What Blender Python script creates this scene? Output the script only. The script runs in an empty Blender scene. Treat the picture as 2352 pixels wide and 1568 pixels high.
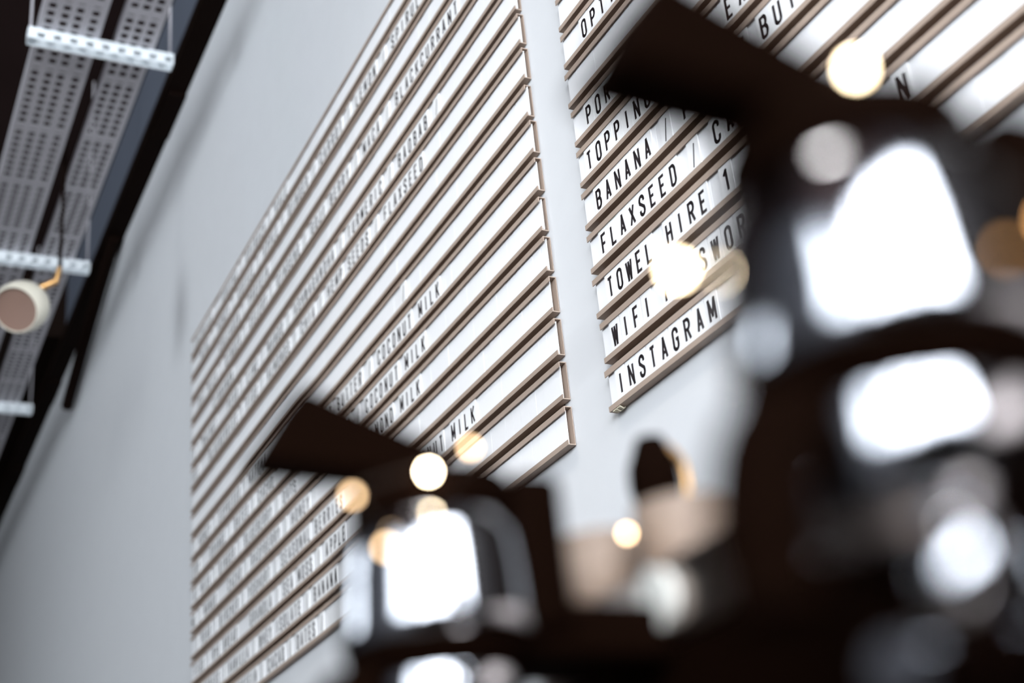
import bpy, bmesh, math, random
from mathutils import Vector, Matrix
random.seed(7)
PI = math.pi
sc = bpy.context.scene
COL = sc.collection
HC = 1.20                                   # height of the lens above the floor (m)

# ------------------------------------------------------------------ camera
cam_d = bpy.data.cameras.new('camera')
cam = bpy.data.objects.new('camera', cam_d)
COL.objects.link(cam)
R = Matrix(((0.89741976, -0.10567997, -0.42833341),
            (-0.43076311, -0.41960402, -0.79898411),
            (-0.0952938, 0.90153436, -0.42208397)))
cam.matrix_world = Matrix.Translation((0, 0, HC)) @ R.to_4x4()
cam_d.sensor_width = 36
cam_d.lens = 48.736
cam_d.clip_start = 0.02
cam_d.dof.use_dof = True
cam_d.dof.focus_distance = 2.30
cam_d.dof.aperture_fstop = 2.75
sc.camera = cam

# ------------------------------------------------------------------ world, lights, exposure
sc.view_settings.view_transform = 'Standard'
sc.view_settings.look = 'None'
sc.view_settings.gamma = 1
sc.view_settings.use_curve_mapping = False
sc.view_settings.exposure = 0.38
wd = bpy.data.worlds.new('world'); sc.world = wd; wd.use_nodes = True
bg = wd.node_tree.nodes['Background']
bg.inputs[0].default_value = (0.55, 0.45, 0.42, 1); bg.inputs[1].default_value = 0.02

WINDOW_L = 19.0
SIDE_L = 9.0
SPOT_W = 130.0
def spot(name, loc, target, power, size, color, blend=0.6, radius=0.04):
    l = bpy.data.lights.new(name, 'SPOT'); l.energy = power; l.spot_size = math.radians(size)
    l.spot_blend = blend; l.shadow_soft_size = radius; l.color = color
    o = bpy.data.objects.new(name, l); COL.objects.link(o)
    o.location = loc
    o.rotation_euler = (Vector(target) - Vector(loc)).to_track_quat('-Z', 'Y').to_euler()
    return o
for sy, k in ((0.35, 0.9), (1.35, 1.0), (2.45, 1.0)):
    spot('menu_spot_light', (-0.15, sy, 3.90 + HC), (1.1, sy + 0.1, 0.25 + HC), SPOT_W * k, 46, (1.0, 0.95, 0.90), 1.0, 0.32)

# ------------------------------------------------------------------ materials
def mat(name, color, rough=0.5, metal=0.0, spec=0.5, noise=0.0, scale=8.0, emit=None, strength=0.0, bump=0.0, coat=0.0):
    m = bpy.data.materials.new(name); m.use_nodes = True
    nt = m.node_tree; b = nt.nodes['Principled BSDF']
    b.inputs['Base Color'].default_value = (*color, 1)
    b.inputs['Roughness'].default_value = rough
    b.inputs['Metallic'].default_value = metal
    b.inputs['Specular IOR Level'].default_value = spec
    b.inputs['Coat Weight'].default_value = coat
    if noise or bump:
        tc = nt.nodes.new('ShaderNodeTexCoord'); n = nt.nodes.new('ShaderNodeTexNoise')
        n.inputs['Scale'].default_value = scale; n.inputs['Detail'].default_value = 6
        nt.links.new(tc.outputs['Object'], n.inputs['Vector'])
        if noise:
            r = nt.nodes.new('ShaderNodeMix'); r.data_type = 'RGBA'
            r.inputs[6].default_value = (*[c * (1 - noise) for c in color], 1)
            r.inputs[7].default_value = (*[min(1, c * (1 + noise)) for c in color], 1)
            nt.links.new(n.outputs['Fac'], r.inputs[0]); nt.links.new(r.outputs[2], b.inputs['Base Color'])
        if bump:
            bp = nt.nodes.new('ShaderNodeBump'); bp.inputs['Strength'].default_value = bump
            bp.inputs['Distance'].default_value = 0.002
            nt.links.new(n.outputs['Fac'], bp.inputs['Height']); nt.links.new(bp.outputs['Normal'], b.inputs['Normal'])
    if emit:
        b.inputs['Emission Color'].default_value = (*emit, 1); b.inputs['Emission Strength'].default_value = strength
    return m
M = {}
M['wall'] = mat('white_wall_paint', (0.64, 0.65, 0.665), 0.75, noise=0.03, scale=14, bump=0.15)
M['dark_paint'] = mat('dark_brown_paint', (0.008, 0.0035, 0.002), 0.8, 0.0, 0.1, noise=0.2, scale=3)
M['grey_paint'] = mat('grey_wall_paint', (0.11, 0.11, 0.12), 0.7, noise=0.1, scale=4)
M['wall_shade'] = mat('shaded_wall_tone', (0.10, 0.115, 0.15), 0.7, noise=0.1, scale=4)  # white wall in shade, the dimness put into the colour
M['ceiling'] = mat('dark_ceiling_paint', (0.024, 0.014, 0.013), 0.9, 0.0, 0.05, noise=0.3, scale=2)
M['floor'] = mat('dark_floor_boards', (0.05, 0.035, 0.025), 0.5, noise=0.3, scale=5)
M['steel_dark'] = mat('blackened_steel', (0.006, 0.0025, 0.0015), 0.8, 0.0, 0.05, noise=0.2, scale=6)
M['rail'] = mat('tan_aluminium', (0.38, 0.295, 0.24), 0.5, 0.0, 0.2, noise=0.05, scale=30)
M['bounce_block'] = mat('dark_bounce_blocker', (0.012, 0.007, 0.005), 0.8, 0.0, 0.05)  # for the added plate that keeps the rail gaps dark
M['panel'] = mat('white_plastic_strip', (0.86, 0.86, 0.87), 0.45, noise=0.015, scale=20)
M['tile'] = mat('white_letter_card', (0.88, 0.88, 0.88), 0.4)
M['ink'] = mat('black_ink', (0.010, 0.004, 0.006), 0.5)
M['tray'] = mat('grey_galvanised_steel', (0.55, 0.53, 0.56), 0.5, 0.25, noise=0.08, scale=12)
M['bar'] = mat('white_painted_steel', (0.78, 0.83, 0.86), 0.5)
M['cream'] = mat('cream_enamel', (0.70, 0.66, 0.55), 0.4)
M['lamp_in'] = mat('brown_lamp_glass', (0.22, 0.14, 0.11), 0.35)
M['brass'] = mat('brass', (0.55, 0.32, 0.13), 0.3, 0.9)
M['chrome'] = mat('polished_chrome', (0.46, 0.47, 0.50), 0.09, 1.0)
M['steel'] = mat('brushed_steel', (0.42, 0.36, 0.33), 0.32, 1.0, noise=0.1, scale=40)
M['black'] = mat('black_plastic', (0.0040, 0.0014, 0.0006), 0.8, 0.0, 0.015)
M['highlight_white'] = mat('highlight_disc_white', (0.75, 0.75, 0.70), 0.4)
M['beige'] = mat('beige_ceramic', (0.27, 0.20, 0.155), 0.6)
M['counter'] = mat('dark_stone_counter', (0.02, 0.014, 0.011), 0.4, noise=0.3, scale=25)
M['frame'] = mat('black_window_frame', (0.012, 0.010, 0.010), 0.5)
M['added_wire'] = mat('added_thin_dark_wire', (0.02, 0.012, 0.006), 0.5)
M['paper'] = mat('crumpled_tape', (0.55, 0.50, 0.38), 0.7)
def emitter(name, color, s):
    m = bpy.data.materials.new(name); m.use_nodes = True
    nt = m.node_tree; nt.nodes.remove(nt.nodes['Principled BSDF'])
    e = nt.nodes.new('ShaderNodeEmission'); e.inputs[0].default_value = (*color, 1); e.inputs[1].default_value = s
    nt.links.new(e.outputs[0], nt.nodes['Material Output'].inputs[0])
    return m
M['daylight'] = emitter('overcast_daylight_pane', (0.89, 0.94, 1.0), WINDOW_L)
M['daylight_side'] = emitter('overcast_daylight_pane_side', (0.86, 0.93, 1.0), SIDE_L)

# ------------------------------------------------------------------ helpers
def obj(name, bm, m, parent=None, smooth=False, bevel=0):
    me = bpy.data.meshes.new(name)
    bmesh.ops.recalc_face_normals(bm, faces=bm.faces)
    bm.to_mesh(me); bm.free()
    for mm in (m if isinstance(m, (list, tuple)) else [m]):
        me.materials.append(mm)
    if smooth:
        for p in me.polygons: p.use_smooth = True
        me.set_sharp_from_angle(angle=math.radians(40))
    o = bpy.data.objects.new(name, me); COL.objects.link(o)
    if parent is not None: o.parent = parent
    if bevel:
        b = o.modifiers.new('bevel', 'BEVEL'); b.width = bevel; b.segments = 3; b.limit_method = 'ANGLE'
    return o
def tag(o, label, cat, group=None, kind=None):
    o['label'] = label; o['category'] = cat
    if group: o['group'] = group
    if kind: o['kind'] = kind
    return o
def thing(name, label, cat, loc=(0, 0, 0), group=None):
    o = bpy.data.objects.new(name, None); COL.objects.link(o); o.location = loc
    o.empty_display_size = 0.05
    return tag(o, label, cat, group)
def struct(name, bm, m, parent=None):
    o = obj(name, bm, m, parent)
    if parent is None: o['kind'] = 'structure'
    return o
def box(bm, x0, x1, y0, y1, z0, z1, mi=0):
    v = [bm.verts.new((x, y, z)) for x in (x0, x1) for y in (y0, y1) for z in (z0, z1)]
    for f in ((0, 1, 3, 2), (4, 6, 7, 5), (0, 4, 5, 1), (2, 3, 7, 6), (0, 2, 6, 4), (1, 5, 7, 3)):
        bm.faces.new([v[i] for i in f]).material_index = mi
def lathe(bm, prof, cx, cy, n=48, cap=True):
    rings = []
    for r, z in prof:
        rings.append([bm.verts.new((cx + r * math.cos(2 * PI * i / n), cy + r * math.sin(2 * PI * i / n), z)) for i in range(n)])
    for a, b in zip(rings, rings[1:]):
        for i in range(n):
            bm.faces.new((a[i], a[(i + 1) % n], b[(i + 1) % n], b[i]))
    if cap:
        bm.faces.new(rings[0]); bm.faces.new(rings[-1])
def tube(bm, pts, r, n=12):
    pts = [Vector(p) for p in pts]; rings = []
    up = Vector((0.13, 0.21, 0.97)).normalized()
    for i, p in enumerate(pts):
        d = (pts[min(i + 1, len(pts) - 1)] - pts[max(i - 1, 0)]).normalized()
        a = d.cross(up)
        if a.length < 1e-3: a = d.cross(Vector((1, 0, 0)))
        a.normalize(); b = d.cross(a)
        rr = r[i] if isinstance(r, (list, tuple)) else r
        rings.append([bm.verts.new(p + rr * (math.cos(2 * PI * k / n) * a + math.sin(2 * PI * k / n) * b)) for k in range(n)])
    for a, b in zip(rings, rings[1:]):
        for i in range(n): bm.faces.new((a[i], a[(i + 1) % n], b[(i + 1) % n], b[i]))
    bm.faces.new(rings[0]); bm.faces.new(rings[-1])
def smooth_path(pts, k=8):
    P = [Vector(p) for p in pts]; out = []
    for i in range(len(P) - 1):
        p0, p1, p2, p3 = P[max(i - 1, 0)], P[i], P[i + 1], P[min(i + 2, len(P) - 1)]
        for j in range(k):
            t = j / k
            out.append(0.5 * ((2 * p1) + (p2 - p0) * t + (2 * p0 - 5 * p1 + 4 * p2 - p3) * t * t + (3 * p1 - p0 - 3 * p2 + p3) * t ** 3))
    return out + [P[-1]]

# ------------------------------------------------------------------ room shell (z given above the lens, shifted by HC)
WX = 1.10; CEIL = 3.95
X0, Y0, Y1 = -4.6, -3.2, 13.5
b = bmesh.new(); box(b, WX, WX + 0.15, Y0, Y1, 0, CEIL + HC); struct('wall_right', b, M['wall'])
b = bmesh.new(); box(b, X0 - 0.15, WX + 0.15, Y0 - 0.15, Y1 + 0.15, CEIL + HC, CEIL + HC + 0.2); struct('ceiling', b, M['ceiling'])
b = bmesh.new(); box(b, X0 - 0.15, WX + 0.15, Y0 - 0.15, Y1 + 0.15, -0.15, 0); struct('floor', b, M['floor'])
b = bmesh.new(); box(b, X0 - 0.15, WX + 0.15, Y1, Y1 + 0.15, 0, CEIL + HC); struct('wall_back', b, M['dark_paint'])
def wall_with_holes(name, axis, fixed, t, lo, hi, holes, m):
    b = bmesh.new()
    def bx(a0, a1, z0, z1):
        if a1 - a0 < 1e-4 or z1 - z0 < 1e-4: return
        if axis == 'y': box(b, fixed, fixed + t, a0, a1, z0, z1)
        else: box(b, a0, a1, fixed, fixed + t, z0, z1)
    c = lo
    for a0, a1, z0, z1 in holes:
        bx(c, a0, 0, CEIL + HC); bx(a0, a1, 0, z0); bx(a0, a1, z1, CEIL + HC); c = a1
    bx(c, hi, 0, CEIL + HC)
    struct(name, b, m)
LW = [(-2.9, -0.9, 2.2, 4.9), (4.3, 5.9, 2.2, 4.7)]
FW = [(-4.2, -2.4, 2.2, 4.9), (-2.1, -0.8, 2.2, 4.9), (-0.5, 0.8, 2.2, 4.9)]
wall_with_holes('wall_left', 'y', X0 - 0.15, 0.15, Y0, Y1, LW, M['grey_paint'])
wall_with_holes('wall_front', 'x', Y0 - 0.15, 0.15, X0, WX + 0.15, FW, M['dark_paint'])
wn = 0
for ax, holes in (('y', LW), ('x', FW)):
    for a0, a1, z0, z1 in holes:
        wn += 1
        b = bmesh.new()
        def bx(p0, p1, q0, q1, d0, d1):
            if ax == 'y': box(b, X0 - d1, X0 - d0, p0, p1, q0, q1)
            else: box(b, p0, p1, Y0 - d1, Y0 - d0, q0, q1)
        f = 0.05
        bx(a0, a0 + f, z0, z1, 0.02, 0.12); bx(a1 - f, a1, z0, z1, 0.02, 0.12)
        bx(a0 + f, a1 - f, z0, z0 + f, 0.02, 0.12); bx(a0 + f, a1 - f, z1 - f, z1, 0.02, 0.12)
        mid = (a0 + a1) / 2
        bx(mid - 0.02, mid + 0.02, z0 + f, z1 - f, 0.02, 0.12)
        bx(a0 + f, mid - 0.02, z1 - 1.0, z1 - 0.96, 0.02, 0.12); bx(mid + 0.02, a1 - f, z1 - 1.0, z1 - 0.96, 0.02, 0.12)
        w = struct('window_%d' % wn, b, M['frame'])
        b = bmesh.new(); bx(a0 + f, a1 - f, z0 + f, z1 - f, 0.06, 0.07)
        struct('window_pane', b, M['daylight_side' if ax == 'y' else 'daylight'], w)

# dark steel beam along the wall, a dark box above it further on
b = bmesh.new()
box(b, WX - 0.035, WX - 0.001, Y0 + 0.01, Y1 - 0.01, 3.345 + HC, 3.57 + HC)
box(b, WX - 0.085, WX - 0.035, Y0 + 0.01, Y1 - 0.01, 3.345 + HC, 3.37 + HC)
for y in (4.72, 6.15, 7.6, 9.0):
    box(b, WX - 0.07, WX - 0.001, y - 0.16, y + 0.16, 3.332 + HC, 3.345 + HC)
struct('trim_1', b, M['steel_dark'])
b = bmesh.new(); box(b, WX - 0.30, WX - 0.001, 7.35, Y1 - 0.01, 3.572 + HC, CEIL + HC - 0.001); struct('trim_2', b, M['dark_paint'])

b = bmesh.new(); box(b, WX - 0.012, WX - 0.001, Y0 + 0.01, 7.34, 3.572 + HC, CEIL + HC - 0.001); struct('shaded_wall_band', b, M['wall_shade'])  # white wall above the beam, its shade painted as a darker band
b = bmesh.new(); box(b, WX - 0.02, WX - 0.001, Y0 + 0.01, 0.34, 0.001, 3.2 + HC); struct('dark_reflection_panel', b, M['dark_paint'])  # unseen dark panel, added to darken what the chrome reflects
# cable hanging below the beam
b = bmesh.new()
tube(b, smooth_path([(WX - 0.045, 5.75, 3.34 + HC), (WX - 0.045, 6.1, 3.25 + HC), (WX - 0.045, 6.5, 3.13 + HC), (WX - 0.045, 6.85, 3.02 + HC), (WX - 0.045, 6.95, 2.98 + HC)]), 0.03)
tag(obj('cable_bundle', b, M['steel_dark'], smooth=True), 'short dark cable bundle hanging down the white wall below the dark beam', 'cable')

# ------------------------------------------------------------------ cable trays under the ceiling
TZ = 3.00 + HC
def tray(x0, x1, rows, label):
    t = thing('cable_tray', label, 'cable tray', ((x0 + x1) / 2, 5.0, TZ), 'perforated cable trays')
    b = bmesh.new()
    Ya, Yb = 3.30, 12.0
    hw = 0.023; pitch = 0.042; rib = 0.016
    cx = (x0 + x1) / 2
    edges = [x0 - cx]
    xs = [x0 - cx + (x1 - x0) * r for r in rows]
    for i, x in enumerate(xs):
        box(b, edges[-1], x - hw / 2, Ya - 5, Yb - 5, 0, 0.0015); edges.append(x + hw / 2)
        y = Ya; k = 0
        while y < Yb:
            box(b, x - hw / 2, x + hw / 2, y - 5, min(y + (rib if k % 9 else rib * 2.2), Yb) - 5, 0, 0.0015); y += pitch; k += 1
    box(b, edges[-1], x1 - cx, Ya - 5, Yb - 5, 0, 0.0015)
    obj('tray_base', b, M['tray'], t)
    for s, x in ((-1, x0 - cx), (1, x1 - cx)):
        b = bmesh.new(); box(b, min(x, x - s * 0.002), max(x, x - s * 0.002), Ya - 5, Yb - 5, 0.0015, 0.045)
        obj('side_rail', b, M['tray'], t)
    return t
tray(0.444, 0.640, (0.14, 0.37, 0.58, 0.83), 'wide perforated grey cable tray with four rows of slots, under the dark ceiling')
tray(0.692, 0.822, (0.17, 0.46, 0.76), 'narrow perforated grey cable tray with three rows of slots, beside the wide tray')
bars = [(3.895, 'white slotted support bar crossing under the trays, nearest and largest of three'),
        (5.42, 'white support bar crossing under the trays, just behind the round cream lamp'),
        (7.02, 'white support bar crossing under the trays, farthest of three, below the cream lamp')]
for y, lab in bars:
    t = thing('support_bar', lab, 'support bar', (0.652, y, TZ), 'tray support bars')
    b = bmesh.new(); L = 0.237; h0, h1 = -0.047, -0.001
    box(b, -L, L, -0.02, 0.02, h1 - 0.003, h1)
    box(b, -L, L, -0.0215, -0.0195, h0 + 0.026, h1 - 0.003); box(b, -L, L, -0.0215, -0.0195, h0, h0 + 0.008)
    box(b, -L, L, 0.0195, 0.0215, h0, h1 - 0.003)
    x = -L
    while x < L - 0.001:
        box(b, x, min(L, x + 0.028), -0.0215, -0.0195, h0 + 0.008, h0 + 0.026); x += 0.052
    box(b, -L, -L + 0.002, -0.0195, 0.0195, h0, h1 - 0.003); box(b, L - 0.002, L, -0.0195, 0.0195, h0, h1 - 0.003)
    obj('channel', b, M['bar'], t)
    for s in (-1, 1):
        b = bmesh.new(); tube(b, [(s * 0.228, 0, -0.004), (s * 0.228, 0, CEIL - 3.00 - 0.001)], 0.004, 8)
        obj('hanger_rod', b, M['tray'], t, True)

# cream spot lamp hanging by the trays
lamp = thing('spot_lamp', 'round cream metal spot lamp with brown mouth, hanging beside the cable trays', 'lamp', (0.540, 4.685, 2.383 + HC))
axis = Vector((-0.50, -0.62, -0.60)).normalized()
Q = axis.to_track_quat('Z', 'Y').to_matrix().to_4x4()
def local_lathe(prof, n=40, cap=False):
    b = bmesh.new(); lathe(b, [(r * 1.154, z * 1.154) for r, z in prof], 0, 0, n, cap); b.transform(Q); return b
obj('lamp_shade', local_lathe([(0.004, -0.085), (0.035, -0.080), (0.062, -0.062), (0.078, -0.030), (0.082, 0.0), (0.080, 0.03), (0.072, 0.045), (0.069, 0.045), (0.074, 0.02), (0.074, -0.02), (0.05, -0.06), (0.004, -0.078)]), M['cream'], lamp, True)
obj('lamp_glass', local_lathe([(0.003, 0.030), (0.04, 0.032), (0.0715, 0.036), (0.0715, 0.030), (0.003, 0.026)], 40, True), M['lamp_in'], lamp, True)
b = bmesh.new(); tube(b, [tuple(-axis * 0.092), (0.035, 0.04, 0.086), (0.115, 0.023, 0.133), (0.126, 0.012, 0.185)], [0.012, 0.016, 0.014, 0.010], 14); obj('bracket', b, M['brass'], lamp, True)
b = bmesh.new(); tube(b, [(0.126, 0.012, 0.17), (0.126, 0.012, CEIL - 2.383 - 0.001)], 0.007, 10); obj('stem', b, M['steel_dark'], lamp, True)

# ------------------------------------------------------------------ letter boards
P = 0.08207; ZTOP = 1.708652 + 6 * P        # top of the first row (above lens)
def zrow(r): return ZTOP - (r + 1) * P + HC  # bottom of row r
RH = 0.0695                                  # rail height
def rail_mesh(y0, y1, z):
    b = bmesh.new()
    box(b, WX - 0.0022, WX - 0.0010, y0, y1, z, z + RH)
    box(b, WX - 0.0154, WX - 0.0022, y0, y1, z, z + 0.0018)
    box(b, WX - 0.0154, WX - 0.0138, y0, y1, z + 0.0018, z + 0.0090)
    box(b, WX - 0.0154, WX - 0.0022, y0, y1, z + RH - 0.0018, z + RH)
    box(b, WX - 0.0154, WX - 0.0138, y0, y1, z + RH - 0.0100, z + RH - 0.0018)
    return b
def panel_mesh(y0, y1, z):
    b = bmesh.new(); y = y1
    while y > y0 + 1e-4:
        w = random.choice((0.031, 0.031, 0.0465, 0.062, 0.093)); ya = max(y0, y - w)
        d = random.uniform(0, 0.0007)
        box(b, WX - 0.0104 - d, WX - 0.0095, ya + 0.00025, y - 0.00025, z + 0.0019, z + RH - 0.0045 - random.uniform(0, 0.003))
        y = ya
    return b
def board(name, label, y0, y1, rows, ragged):
    t = thing(name, label, 'letter board', (WX, (y0 + y1) / 2, zrow(rows - 1)), 'menu letter boards')
    inv = Matrix.Translation(-Vector(t.location))
    b = bmesh.new(); box(b, WX - 0.0009, WX - 0.0001, y0 + 0.02, y1 - 0.02, zrow(rows - 1) + 0.004, zrow(0) + RH - 0.004); b.transform(inv)
    obj('bounce_blocker', b, M['bounce_block'], t)  # hidden dark plate added to stop bounce light between the rails
    for r in range(rows):
        e = random.uniform(-0.003, 0.003)
        b = rail_mesh(y0 + (e if ragged else 0), y1 + (0 if ragged else e), zrow(r)); b.transform(inv)
        ro = obj('rail', b, M['rail'], t)
        e2 = random.choice((-0.003, -0.002, -0.001, 0.003)) if ragged else 0.0
        b = panel_mesh(y0 + e2 + 0.001, y1 - 0.001, zrow(r)); b.transform(inv)
        obj('blank_strip', b, M['panel'], ro)
    return t
board('letter_board', 'long white menu letter board on the left, with three COCONUT MILK rows', 1.866, 4.417, 17, True)
board('letter_board', 'white menu letter board on the right whose last row reads INSTAGRAM', 0.40, 1.7225, 17, False)

# --- condensed capitals drawn as strokes
def arc(cx, cy, rx, ry, a0, a1, n=9):
    return [(cx + rx * math.cos(math.radians(a0 + (a1 - a0) * i / n)), cy + ry * math.sin(math.radians(a0 + (a1 - a0) * i / n))) for i in range(n + 1)]
q = 0.20
O_ = arc(.5, 1 - q, .5, q, 0, 180) + arc(.5, q, .5, q, 180, 360) + [(1, 1 - q)]
G = {
 'A': [[(0, 0), (.5, 1), (1, 0)], [(.22, .30), (.78, .30)]],
 'B': [[(0, 0), (0, 1), (.55, 1)] + arc(.55, .77, .40, .23, 90, -90) + [(0, .54)], [(.5, .54)] + arc(.5, .27, .5, .27, 90, -90) + [(0, 0)]],
 'C': [[(1, .70)] + arc(.5, 1 - q, .5, q, 0, 180) + arc(.5, q, .5, q, 180, 360) + [(1, .30)]],
 'D': [[(0, 0), (0, 1), (.45, 1)] + arc(.45, .72, .55, .28, 90, 0) + arc(.45, .28, .55, .28, 0, -90) + [(0, 0)]],
 'E': [[(1, 1), (0, 1), (0, 0), (1, 0)], [(0, .52), (.8, .52)]],
 'F': [[(1, 1), (0, 1), (0, 0)], [(0, .50), (.8, .50)]],
 'G': [[(1, .72)] + arc(.5, 1 - q, .5, q, 0, 180) + arc(.5, q, .5, q, 180, 360) + [(1, .48), (.55, .48)]],
 'H': [[(0, 0), (0, 1)], [(1, 0), (1, 1)], [(0, .52), (1, .52)]],
 'I': [[(.5, 0), (.5, 1)]],
 'J': [[(1, 1), (1, q)] + arc(.5, q, .5, q, 0, -180) + [(0, .3)]],
 'K': [[(0, 0), (0, 1)], [(1, 1), (0, .38)], [(.32, .58), (1, 0)]],
 'L': [[(0, 1), (0, 0), (1, 0)]],
 'M': [[(-.1, 0), (-.1, 1), (.5, .25), (1.1, 1), (1.1, 0)]],
 'N': [[(0, 0), (0, 1), (1, 0), (1, 1)]],
 'O': [O_],
 'P': [[(0, 0), (0, 1), (.5, 1)] + arc(.5, .74, .5, .26, 90, -90) + [(0, .48)]],
 'Q': [O_, [(.6, .25), (1.05, -.06)]],
 'R': [[(0, 0), (0, 1), (.5, 1)] + arc(.5, .76, .5, .24, 90, -90) + [(0, .52)], [(.5, .52), (1, 0)]],
 'S': [[(1, .74)] + arc(.5, .78, .5, .22, 0, 180) + [(.06, .66), (.9, .38)] + arc(.5, .22, .5, .22, 15, -180) + [(0, .28)]],
 'T': [[(0, 1), (1, 1)], [(.5, 1), (.5, 0)]],
 'U': [[(0, 1), (0, q)] + arc(.5, q, .5, q, 180, 360) + [(1, 1)]],
 'V': [[(0, 1), (.5, 0), (1, 1)]],
 'W': [[(-.12, 1), (.18, 0), (.5, .9), (.82, 0), (1.12, 1)]],
 'X': [[(0, 0), (1, 1)], [(0, 1), (1, 0)]],
 'Y': [[(0, 1), (.5, .45), (1, 1)], [(.5, .45), (.5, 0)]],
 'Z': [[(0, 1), (1, 1), (0, 0), (1, 0)]],
 '/': [[(.15, -.08), (.85, 1.08)]],
 '1': [[(.05, .78), (.55, 1), (.55, 0)]],
}
GW, GH, SW = 0.0118, 0.0320, 0.0053
def glyph(bm, ch, fx, ycen, zbot, mi):
    sw = SW * (0.55 if ch == '/' else 1)
    def quad(p, e0, e1):
        (ax, az), (bx_, bz) = p
        d = Vector((bx_ - ax, bz - az)); L = d.length
        if L < 1e-6: return
        d /= L; n = Vector((-d.y, d.x)) * sw / 2
        a = Vector((ax, az)) - d * e0; c = Vector((bx_, bz)) + d * e1
        vs = [bm.verts.new((fx, ycen - v.x, zbot + v.y)) for v in (a + n, a - n, c - n, c + n)]
        bm.faces.new(vs).material_index = mi
    for line in G[ch]:
        pts = [((x - 0.5) * GW, sw / 2 + z * GH) for x, z in line]
        for i in range(len(pts) - 1):
            sharp = lambda j: 0 < j < len(pts) - 1
            quad((pts[i], pts[i + 1]), sw / 2 if i == 0 and len(line) > 2 and False else (sw * 0.42 if sharp(i) else 0), sw * 0.42 if sharp(i + 1) else 0)
TT = WX - 0.0132                             # front of a letter card
def tile_bm(ch, pitch, y=0, z=0):
    b = bmesh.new()
    add_tile(b, ch, pitch, y, z)
    return b
def add_tile(b, ch, pitch, y, z, x=0.0):
    box(b, x, x + 0.0016, y - pitch / 2 + 0.0003, y + pitch / 2 - 0.0003, z, z + 0.0612)
    glyph(b, ch, x - 0.00015, y, z + 0.0125, 1)
tile_mesh = {}
def tile(ch, y, r, label, group):
    zz = zrow(r) + 0.0020
    if ch not in tile_mesh:
        o = obj('letter_tile', tile_bm(ch, 0.0308), [M['tile'], M['ink']]); tile_mesh[ch] = o.data
    else:
        o = bpy.data.objects.new('letter_tile', tile_mesh[ch]); COL.objects.link(o)
    o.location = (TT - random.uniform(0, 0.0004), y, zz)
    tag(o, label, 'letter tile', group)
ORD = ['first', 'second', 'third', 'fourth', 'fifth', 'sixth', 'seventh', 'eighth', 'ninth', 'tenth', 'eleventh', 'twelfth']
KY = 1 - 0.0132 / WX                         # measured on the wall plane, cards stand in front of it
right = [(8, 'OPTIONS', 1.662, .0320), (10, 'PORRIDGE', 1.686, .0323), (11, 'TOPPINGS', 1.704, .0319), (11, 'EACH', 1.276, .0312),
         (12, 'BANANA', 1.692, .0318), (12, '/', 1.477, .03), (12, 'PEANUT', 1.419, .0312), (12, 'BUTTER', 1.211, .0312),
         (13, 'FLAXSEED', 1.695, .0310), (13, '/', 1.419, .03), (13, 'CACAO', 1.357, .0325), (14, 'TOWEL', 1.694, .0302), (14, 'HIRE', 1.512, .0318),
         (14, '1', 1.355, .03), (15, 'WIFI', 1.700, .0332), (15, 'PASSWORD', 1.540, .0330), (15, 'N', 0.997, .03), (16, 'INSTAGRAM', 1.703, .0328)]
for r, wtxt, ys, p in right:
    for i, ch in enumerate(wtxt):
        y = (ys - i * p) * KY
        if ch == '/': lab = 'white tile with a thin black slash, after %s on the right menu board' % ('BANANA' if r == 12 else 'FLAXSEED')
        elif len(wtxt) == 1: lab = 'white tile with black %s, alone in the %s row, right menu board' % (ch, 'TOWEL HIRE' if ch == '1' else 'WIFI')
        else: lab = 'white tile with black letter %s, %s letter of %s, right menu board' % (ch, ORD[i], wtxt)
        tile(ch, y, r, lab, 'letter tiles on the right board')
# left board: (row, text, position of the first character, pitch); a word is single tiles when near, else part of the far lettering
p0 = 0.0316
left = []
MENU = ['BLUEBERRIES', 'COFFEE', 'HONEY', 'MINT', 'ORANGE', 'CELERY', 'GINGER', 'OAT MILK', 'CACAO', 'MANGO', 'LIME', 'PEAR', 'WALNUT', 'RYE BREAD', 'FIGS']
done = set(); mi = 0
def seq(r, text, y_last, p=p0):
    global mi
    if r not in done and r not in (2, 4):        # the far end of these rows is lettered right up to the board's end
        while y_last + len(text) * p < 4.42:
            text = MENU[mi % len(MENU)] + (' / ' if mi % 4 else '    ') + text; mi += 1
    done.add(r)
    n = len(text)
    for i, ch in enumerate(text): left.append((r, ch, y_last + (n - 1 - i) * p, text, i))
seq(0, 'GREENS / SPINACH / KALE', 3.35)
seq(1, 'APPLE / GINGER / CARROT / LEMON / SPIRULINA', 2.245)
seq(2, 'COLLAGEN / PROTEIN', 3.55)
seq(3, 'GINSENG / GOJI BERRY / MACA / BLACKCURRANT /', 2.087)
seq(4, 'CINNAMON', 3.95)
seq(5, 'ASHWAGANDHA / TURMERIC / BAOBAB /', 2.286)
seq(6, 'ALMONDS / CHIA / HEMP SEEDS / FLAXSEED', 2.391)
seq(9, 'ESPRESSO / MATCHA', 3.60); seq(9, '/', 2.540)
seq(10, 'DATES / CACAO', 3.55); seq(10, 'PEANUT BUTTER / COCONUT MILK', 2.359)
seq(11, 'BLUEBERRY / OATS', 3.35); seq(11, 'BANANA / COCONUT MILK', 2.453)
seq(12, 'RASPBERRY / HONEY', 3.25); seq(12, 'ALMOND MILK', 2.496)
seq(13, 'BIRCHER / YOGHURT / SEASONAL BERRIES', 3.00)
seq(14, 'GRANOLA / SEA MOSS / APPLE', 2.99); seq(14, 'COCONUT MILK', 2.243)
seq(15, 'VANILLA / WHEY ISOLATE / BANANA', 3.06)
seq(16, 'PROTEIN / CACAO / DATES /', 3.175)
NEAR = 3.22
far = bmesh.new()
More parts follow.
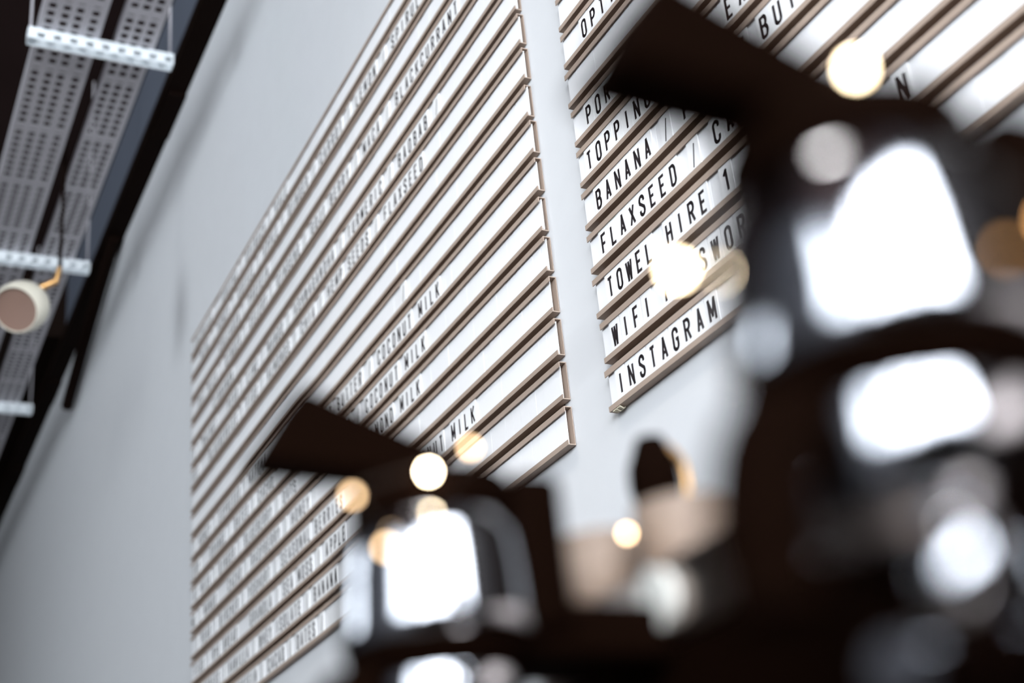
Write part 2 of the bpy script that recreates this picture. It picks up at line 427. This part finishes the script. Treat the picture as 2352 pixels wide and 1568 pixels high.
RN = ['top rail', 'second rail', 'third rail', 'fourth rail', 'fifth rail', 'sixth rail', 'seventh rail', 'eighth rail', 'ninth rail', 'tenth rail', 'eleventh rail',
      'twelfth rail', 'thirteenth rail', 'fourteenth rail', 'fifteenth rail', 'next to last rail', 'bottom rail']
for r, ch, ym, text, i in left:
    if ch == ' ': continue
    y = ym * KY
    if y > 4.40: continue
    if ym > NEAR or r in (0, 2, 4):
        add_tile(far, ch, 0.0308, y, zrow(r) + 0.0020, TT)
        continue
    if ch == '/':
        nxt = text[i + 1:].split('/')[0].strip(); prv = text[:i].split('/')[-1].strip()
        lab = 'white tile with thin slash %s, %s of left menu board' % (('after ' + prv) if prv else 'standing alone', RN[r])
    else:
        s = i
        while s > 0 and text[s - 1] not in ' /': s -= 1
        e = i
        while e < len(text) and text[e] not in ' /': e += 1
        lab = 'white tile with letter %s, %s letter of %s, %s of left board' % (ch, ORD[i - s], text[s:e], RN[r])
    tile(ch, y, r, lab, 'letter tiles on the left board')
o = obj('letter_tiles', far, [M['tile'], M['ink']])
tag(o, 'mass of small blurred black lettering on white tiles, far half of the left board', 'letter tiles', None, 'stuff')

# scrap of tape under the near corner of the right board
b = bmesh.new()
for k in range(7):
    y = 1.716 - k * 0.0035
    tube(b, [(WX - 0.004, y, zrow(16) - 0.002), (WX - 0.009, y - 0.003, zrow(16) - 0.003 - 0.003 * random.random()), (WX - 0.015, y - 0.001, zrow(16) - 0.0015)], 0.0013, 6)
tag(obj('tape_scrap', b, M['paper'], smooth=True), 'small crumpled scrap of yellowish tape under the corner of the INSTAGRAM row', 'tape')

# ------------------------------------------------------------------ counter and espresso machine
CZ = -0.28 + HC
cnt = thing('counter', 'dark counter carrying the espresso machine, below the frame', 'counter', (0.5, 0.2, 0))
b = bmesh.new(); box(b, -0.35, 0.40, -1.3, 1.2, 0, CZ - 0.04); obj('base', b, M['dark_paint'], cnt)
b = bmesh.new(); box(b, -0.38, 0.43, -1.33, 1.23, CZ - 0.04, CZ); obj('worktop', b, M['counter'], cnt, bevel=0.004)

mach = thing('espresso_machine', 'blurred black and chrome espresso machine with two paddle groups, in the foreground', 'espresso machine', (0.33, 0.2, CZ))
MI = Matrix.Translation(-Vector(mach.location))
def mobj(name, bm, m, parent=None, smooth=False, bevel=0):
    bm.transform(MI); return obj(name, bm, m, parent or mach, smooth, bevel)
b = bmesh.new(); box(b, 0.332, 0.80, -0.35, 0.625, -0.262 + HC, 0.130 + HC); mobj('body', b, M['black'], bevel=0.006)
b = bmesh.new(); box(b, 0.330, 0.80, -0.352, 0.627, 0.131 + HC, 0.165 + HC); top = mobj('steel_top', b, M['steel'], bevel=0.004); top['label'] = 'brushed steel top panel'
b = bmesh.new(); box(b, 0.13, 0.332, -0.33, 0.60, -0.262 + HC, -0.19 + HC); mobj('drip_tray', b, M['steel'], bevel=0.004)
for x in (0.18, 0.74):
    for y in (-0.28, 0.55):
        b = bmesh.new(); lathe(b, [(0.022, -0.28 + HC), (0.022, -0.262 + HC)], x, y, 20); mobj('foot', b, M['black'], None, True)
b = bmesh.new()
lathe(b, [(0.0135, 0), (0.0135, 0.004)], 0, 0, 32); b.transform(Matrix.Translation((0.3295, 0.502, 0.1475 + HC)) @ Matrix.Rotation(-PI / 2, 4, 'Y'))
g = mobj('highlight_disc', b, M['highlight_white'], None, True); g['label'] = 'white disc standing in for a highlight on the steel'  # white disc painted in place of a highlight on the steel band
b = bmesh.new(); box(b, 0.3250, 0.3254, 0.5012, 0.5028, 0.146 + HC, 0.157 + HC); mobj('disc_mark', b, M['ink'], g)

def group_head(gx, gy, lab, dz=0.0):
    z = HC + dz
    b = bmesh.new()
    lathe(b, [(0.030, .184 + z), (0.0350, .183 + z), (0.0385, .180 + z), (0.0405, .172 + z), (0.0416, .158 + z), (0.0424, .140 + z), (0.0426, .133 + z), (0.0416, .1305 + z), (0.030, .1302 + z)], gx, gy, 64)
    h = mobj('group_head', b, M['chrome'], None, True); h['label'] = lab
    b = bmesh.new(); lathe(b, [(0.030, .1842 + z), (0.0350, .1842 + z), (0.0362, .187 + z), (0.0362, .199 + z), (0.0345, .2025 + z), (0.028, .2035 + z)], gx, gy, 48)
    mobj('group_cap', b, M['black'], h, True)
    b = bmesh.new()                          # paddle: wedge seen from the side, rounded
    prof = [(.006, .2037), (.004, .2185), (-.010, .2222), (-.058, .2405), (-.063, .2395), (-.081, .2085), (-.079, .2060), (-.040, .2040), (-.024, .2037)]
    hw = [.0125, .0125, .0125, .0125, .013, .013, .0130, .0125, .0125]
    L = [bm_v for bm_v in ([b.verts.new((gx + x, gy - w, zz + z)) for (x, zz), w in zip(prof, hw)])]
    Rr = [b.verts.new((gx + x, gy + w, zz + z)) for (x, zz), w in zip(prof, hw)]
    b.faces.new(L); b.faces.new(list(reversed(Rr)))
    for i in range(len(L)):
        j = (i + 1) % len(L); b.faces.new((L[i], Rr[i], Rr[j], L[j]))
    mobj('paddle', b, M['black'], h, True, 0.003)
    b = bmesh.new(); lathe(b, [(0.030, .1300 + z), (0.0415, .1300 + z), (0.0400, .125 + z), (0.0345, .1175 + z), (0.0300, .117 + z)], gx, gy, 48)
    mobj('locking_collar', b, M['black'], h, True)
    b = bmesh.new(); lathe(b, [(0.028, .117 + z), (0.0325, .1165 + z), (0.0330, .112 + z), (0.0325, .092 + z), (0.029, .086 + z), (0.020, .082 + z), (0.010, .080 + z)], gx, gy, 48)
    mobj('filter_basket', b, M['chrome'], h, True)
    b = bmesh.new(); tube(b, smooth_path([(gx - .018, gy - .002, .119 + z), (gx - .034, gy - .002, .116 + z), (gx - .047, gy - .002, .106 + z), (gx - .053, gy - .002, .086 + z), (gx - .054, gy - .003, .066 + z)], 5), [.010] * 8 + [.0125] * 9 + [.011] * 4, 18)
    mobj('portafilter_handle', b, M['black'], h, True)
    for s in (-1, 1):
        b = bmesh.new(); tube(b, smooth_path([(gx, gy, .083 + z), (gx - .006, gy + s * .010, .078 + z), (gx - .008, gy + s * .016, .066 + z), (gx - .008, gy + s * .016, .052 + z)], 5), 0.0055, 14)
        mobj('spout', b, M['black'], h, True)
    b = bmesh.new(); box(b, gx + .024, gx + .047, gy - .036, gy + .030, .1315 + z, .2005 + z); mobj('rear_housing', b, M['black'], h, False, 0.006)
    b = bmesh.new(); box(b, gx + .030, 0.333, gy - .030, gy + .030, .122 + z, .146 + z); mobj('neck', b, M['black'], h, False, 0.004)
group_head(0.236, 0.530, 'chrome group head with black paddle, smaller, toward the left')
group_head(0.246, 0.250, 'chrome group head with black paddle, large, at the right edge', 0.004)
# steam pipe by the near group
b = bmesh.new()
tube(b, smooth_path([(0.334, 0.235, 0.150 + HC), (0.312, 0.240, 0.168 + HC), (0.300, 0.250, 0.165 + HC), (0.303, 0.262, 0.125 + HC), (0.302, 0.268, 0.08 + HC), (0.27, 0.262, 0.066 + HC), (0.235, 0.256, 0.060 + HC)], 8), 0.0065, 16)
sp = mobj('steam_pipe', b, M['chrome'], None, True)
b = bmesh.new(); tube(b, [(0.236, 0.256, 0.0605 + HC), (0.226, 0.250, 0.059 + HC)], [0.0085, 0.007], 16); mobj('steam_tip', b, M['chrome'], sp, True)
b = bmesh.new()
lathe(b, [(0.0005, -0.013), (0.004, -0.012), (0.0075, -0.007), (0.0085, 0), (0.0075, 0.007), (0.004, 0.012), (0.0005, 0.013)], 0, 0, 28)
b.transform(Matrix.Translation((0.221, 0.2177, 0.0744 + HC)) @ Matrix.Rotation(0.45, 4, 'Y'))
mobj('steam_knob', b, M['chrome'], sp, True)

# things on the steel top
for i, (x, y, lab) in enumerate(((0.358, 0.598, 'low beige espresso cup on the steel machine top, nearest the small paddle group'),
                                 (0.372, 0.540, 'low beige espresso cup on the steel machine top, nearer the dark carafe'))):
    t = thing('espresso_cup', lab, 'cup', (x, y, 0.1651 + HC), 'cups on the machine top')
    b = bmesh.new(); lathe(b, [(0.012, 0), (0.016, 0.003), (0.022, 0.020), (0.024, 0.040), (0.0228, 0.040), (0.020, 0.020), (0.014, 0.005)], 0, 0, 36, True); obj('cup_body', b, M['beige'], t, True)
    b = bmesh.new(); tube(b, smooth_path([(0.0225, 0, 0.033), (0.032, 0, 0.031), (0.033, 0, 0.018), (0.020, 0, 0.012)], 6), 0.0025, 10); obj('handle', b, M['beige'], t, True)
t = thing('carafe', 'dark narrow-footed carafe with golden edge standing between the two group heads', 'carafe', (0.425, 0.637, 0.1651 + HC))
b = bmesh.new(); lathe(b, [(0.014, 0), (0.014, 0.003), (0.006, 0.01), (0.006, 0.058), (0.011, 0.07), (0.0155, 0.088), (0.0150, 0.100), (0.008, 0.118), (0.006, 0.118), (0.012, 0.100), (0.012, 0.088)], 0, 0, 32); obj('carafe_body', b, M['black'], t, True)
b = bmesh.new(); tube(b, smooth_path([(0.006, -0.002, 0.116), (0.018, -0.003, 0.105), (0.019, -0.003, 0.085), (0.008, -0.002, 0.062)], 6), 0.0022, 10); obj('handle', b, M['brass'], t, True)

# ------------------------------------------------------------------ tiny emitters added to imitate warm glints on the chrome
st = thing('chrome_glints', 'tiny glowing beads standing in for warm chrome glints round the espresso machine, blurred to discs', 'chrome glints', (0.25, 0.5, 0.2 + HC))
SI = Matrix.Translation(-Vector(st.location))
glint_pts = [((0.3868, 0.5277, 0.1740), 22, 'o'), ((0.3363, 0.5339, 0.1881), 20, 'a'), ((0.272, 0.517, 0.1668), 6, 'o'), ((0.2633, 0.5128, 0.1836), 4, 'a'), ((0.2464, 0.5079, 0.2141), 14, 'a'),
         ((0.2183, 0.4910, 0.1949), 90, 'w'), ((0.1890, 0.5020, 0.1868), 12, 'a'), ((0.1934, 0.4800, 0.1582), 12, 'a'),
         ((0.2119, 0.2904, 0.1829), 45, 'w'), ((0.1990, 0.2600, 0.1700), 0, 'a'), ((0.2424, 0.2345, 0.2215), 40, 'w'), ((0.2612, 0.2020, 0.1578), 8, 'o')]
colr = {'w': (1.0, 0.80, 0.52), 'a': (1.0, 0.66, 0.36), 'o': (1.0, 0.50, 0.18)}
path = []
for (p, s, c) in glint_pts: path.append((p[0], p[1], p[2] + HC + 0.0022))
b = bmesh.new(); tube(b, path, 0.0004, 6); b.transform(SI); obj('added_wire', b, M['added_wire'], st)  # wire added only to join the glint emitters
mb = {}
for (p, s, c) in glint_pts:
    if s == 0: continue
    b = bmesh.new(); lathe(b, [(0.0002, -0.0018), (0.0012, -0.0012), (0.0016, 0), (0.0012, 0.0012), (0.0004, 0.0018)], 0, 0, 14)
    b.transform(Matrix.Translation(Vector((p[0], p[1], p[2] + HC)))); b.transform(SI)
    if (s, c) not in mb: mb[(s, c)] = emitter('warm_glint_glow_%d' % len(mb), colr[c], s)
    obj('glint_bead', b, mb[(s, c)], st, True)
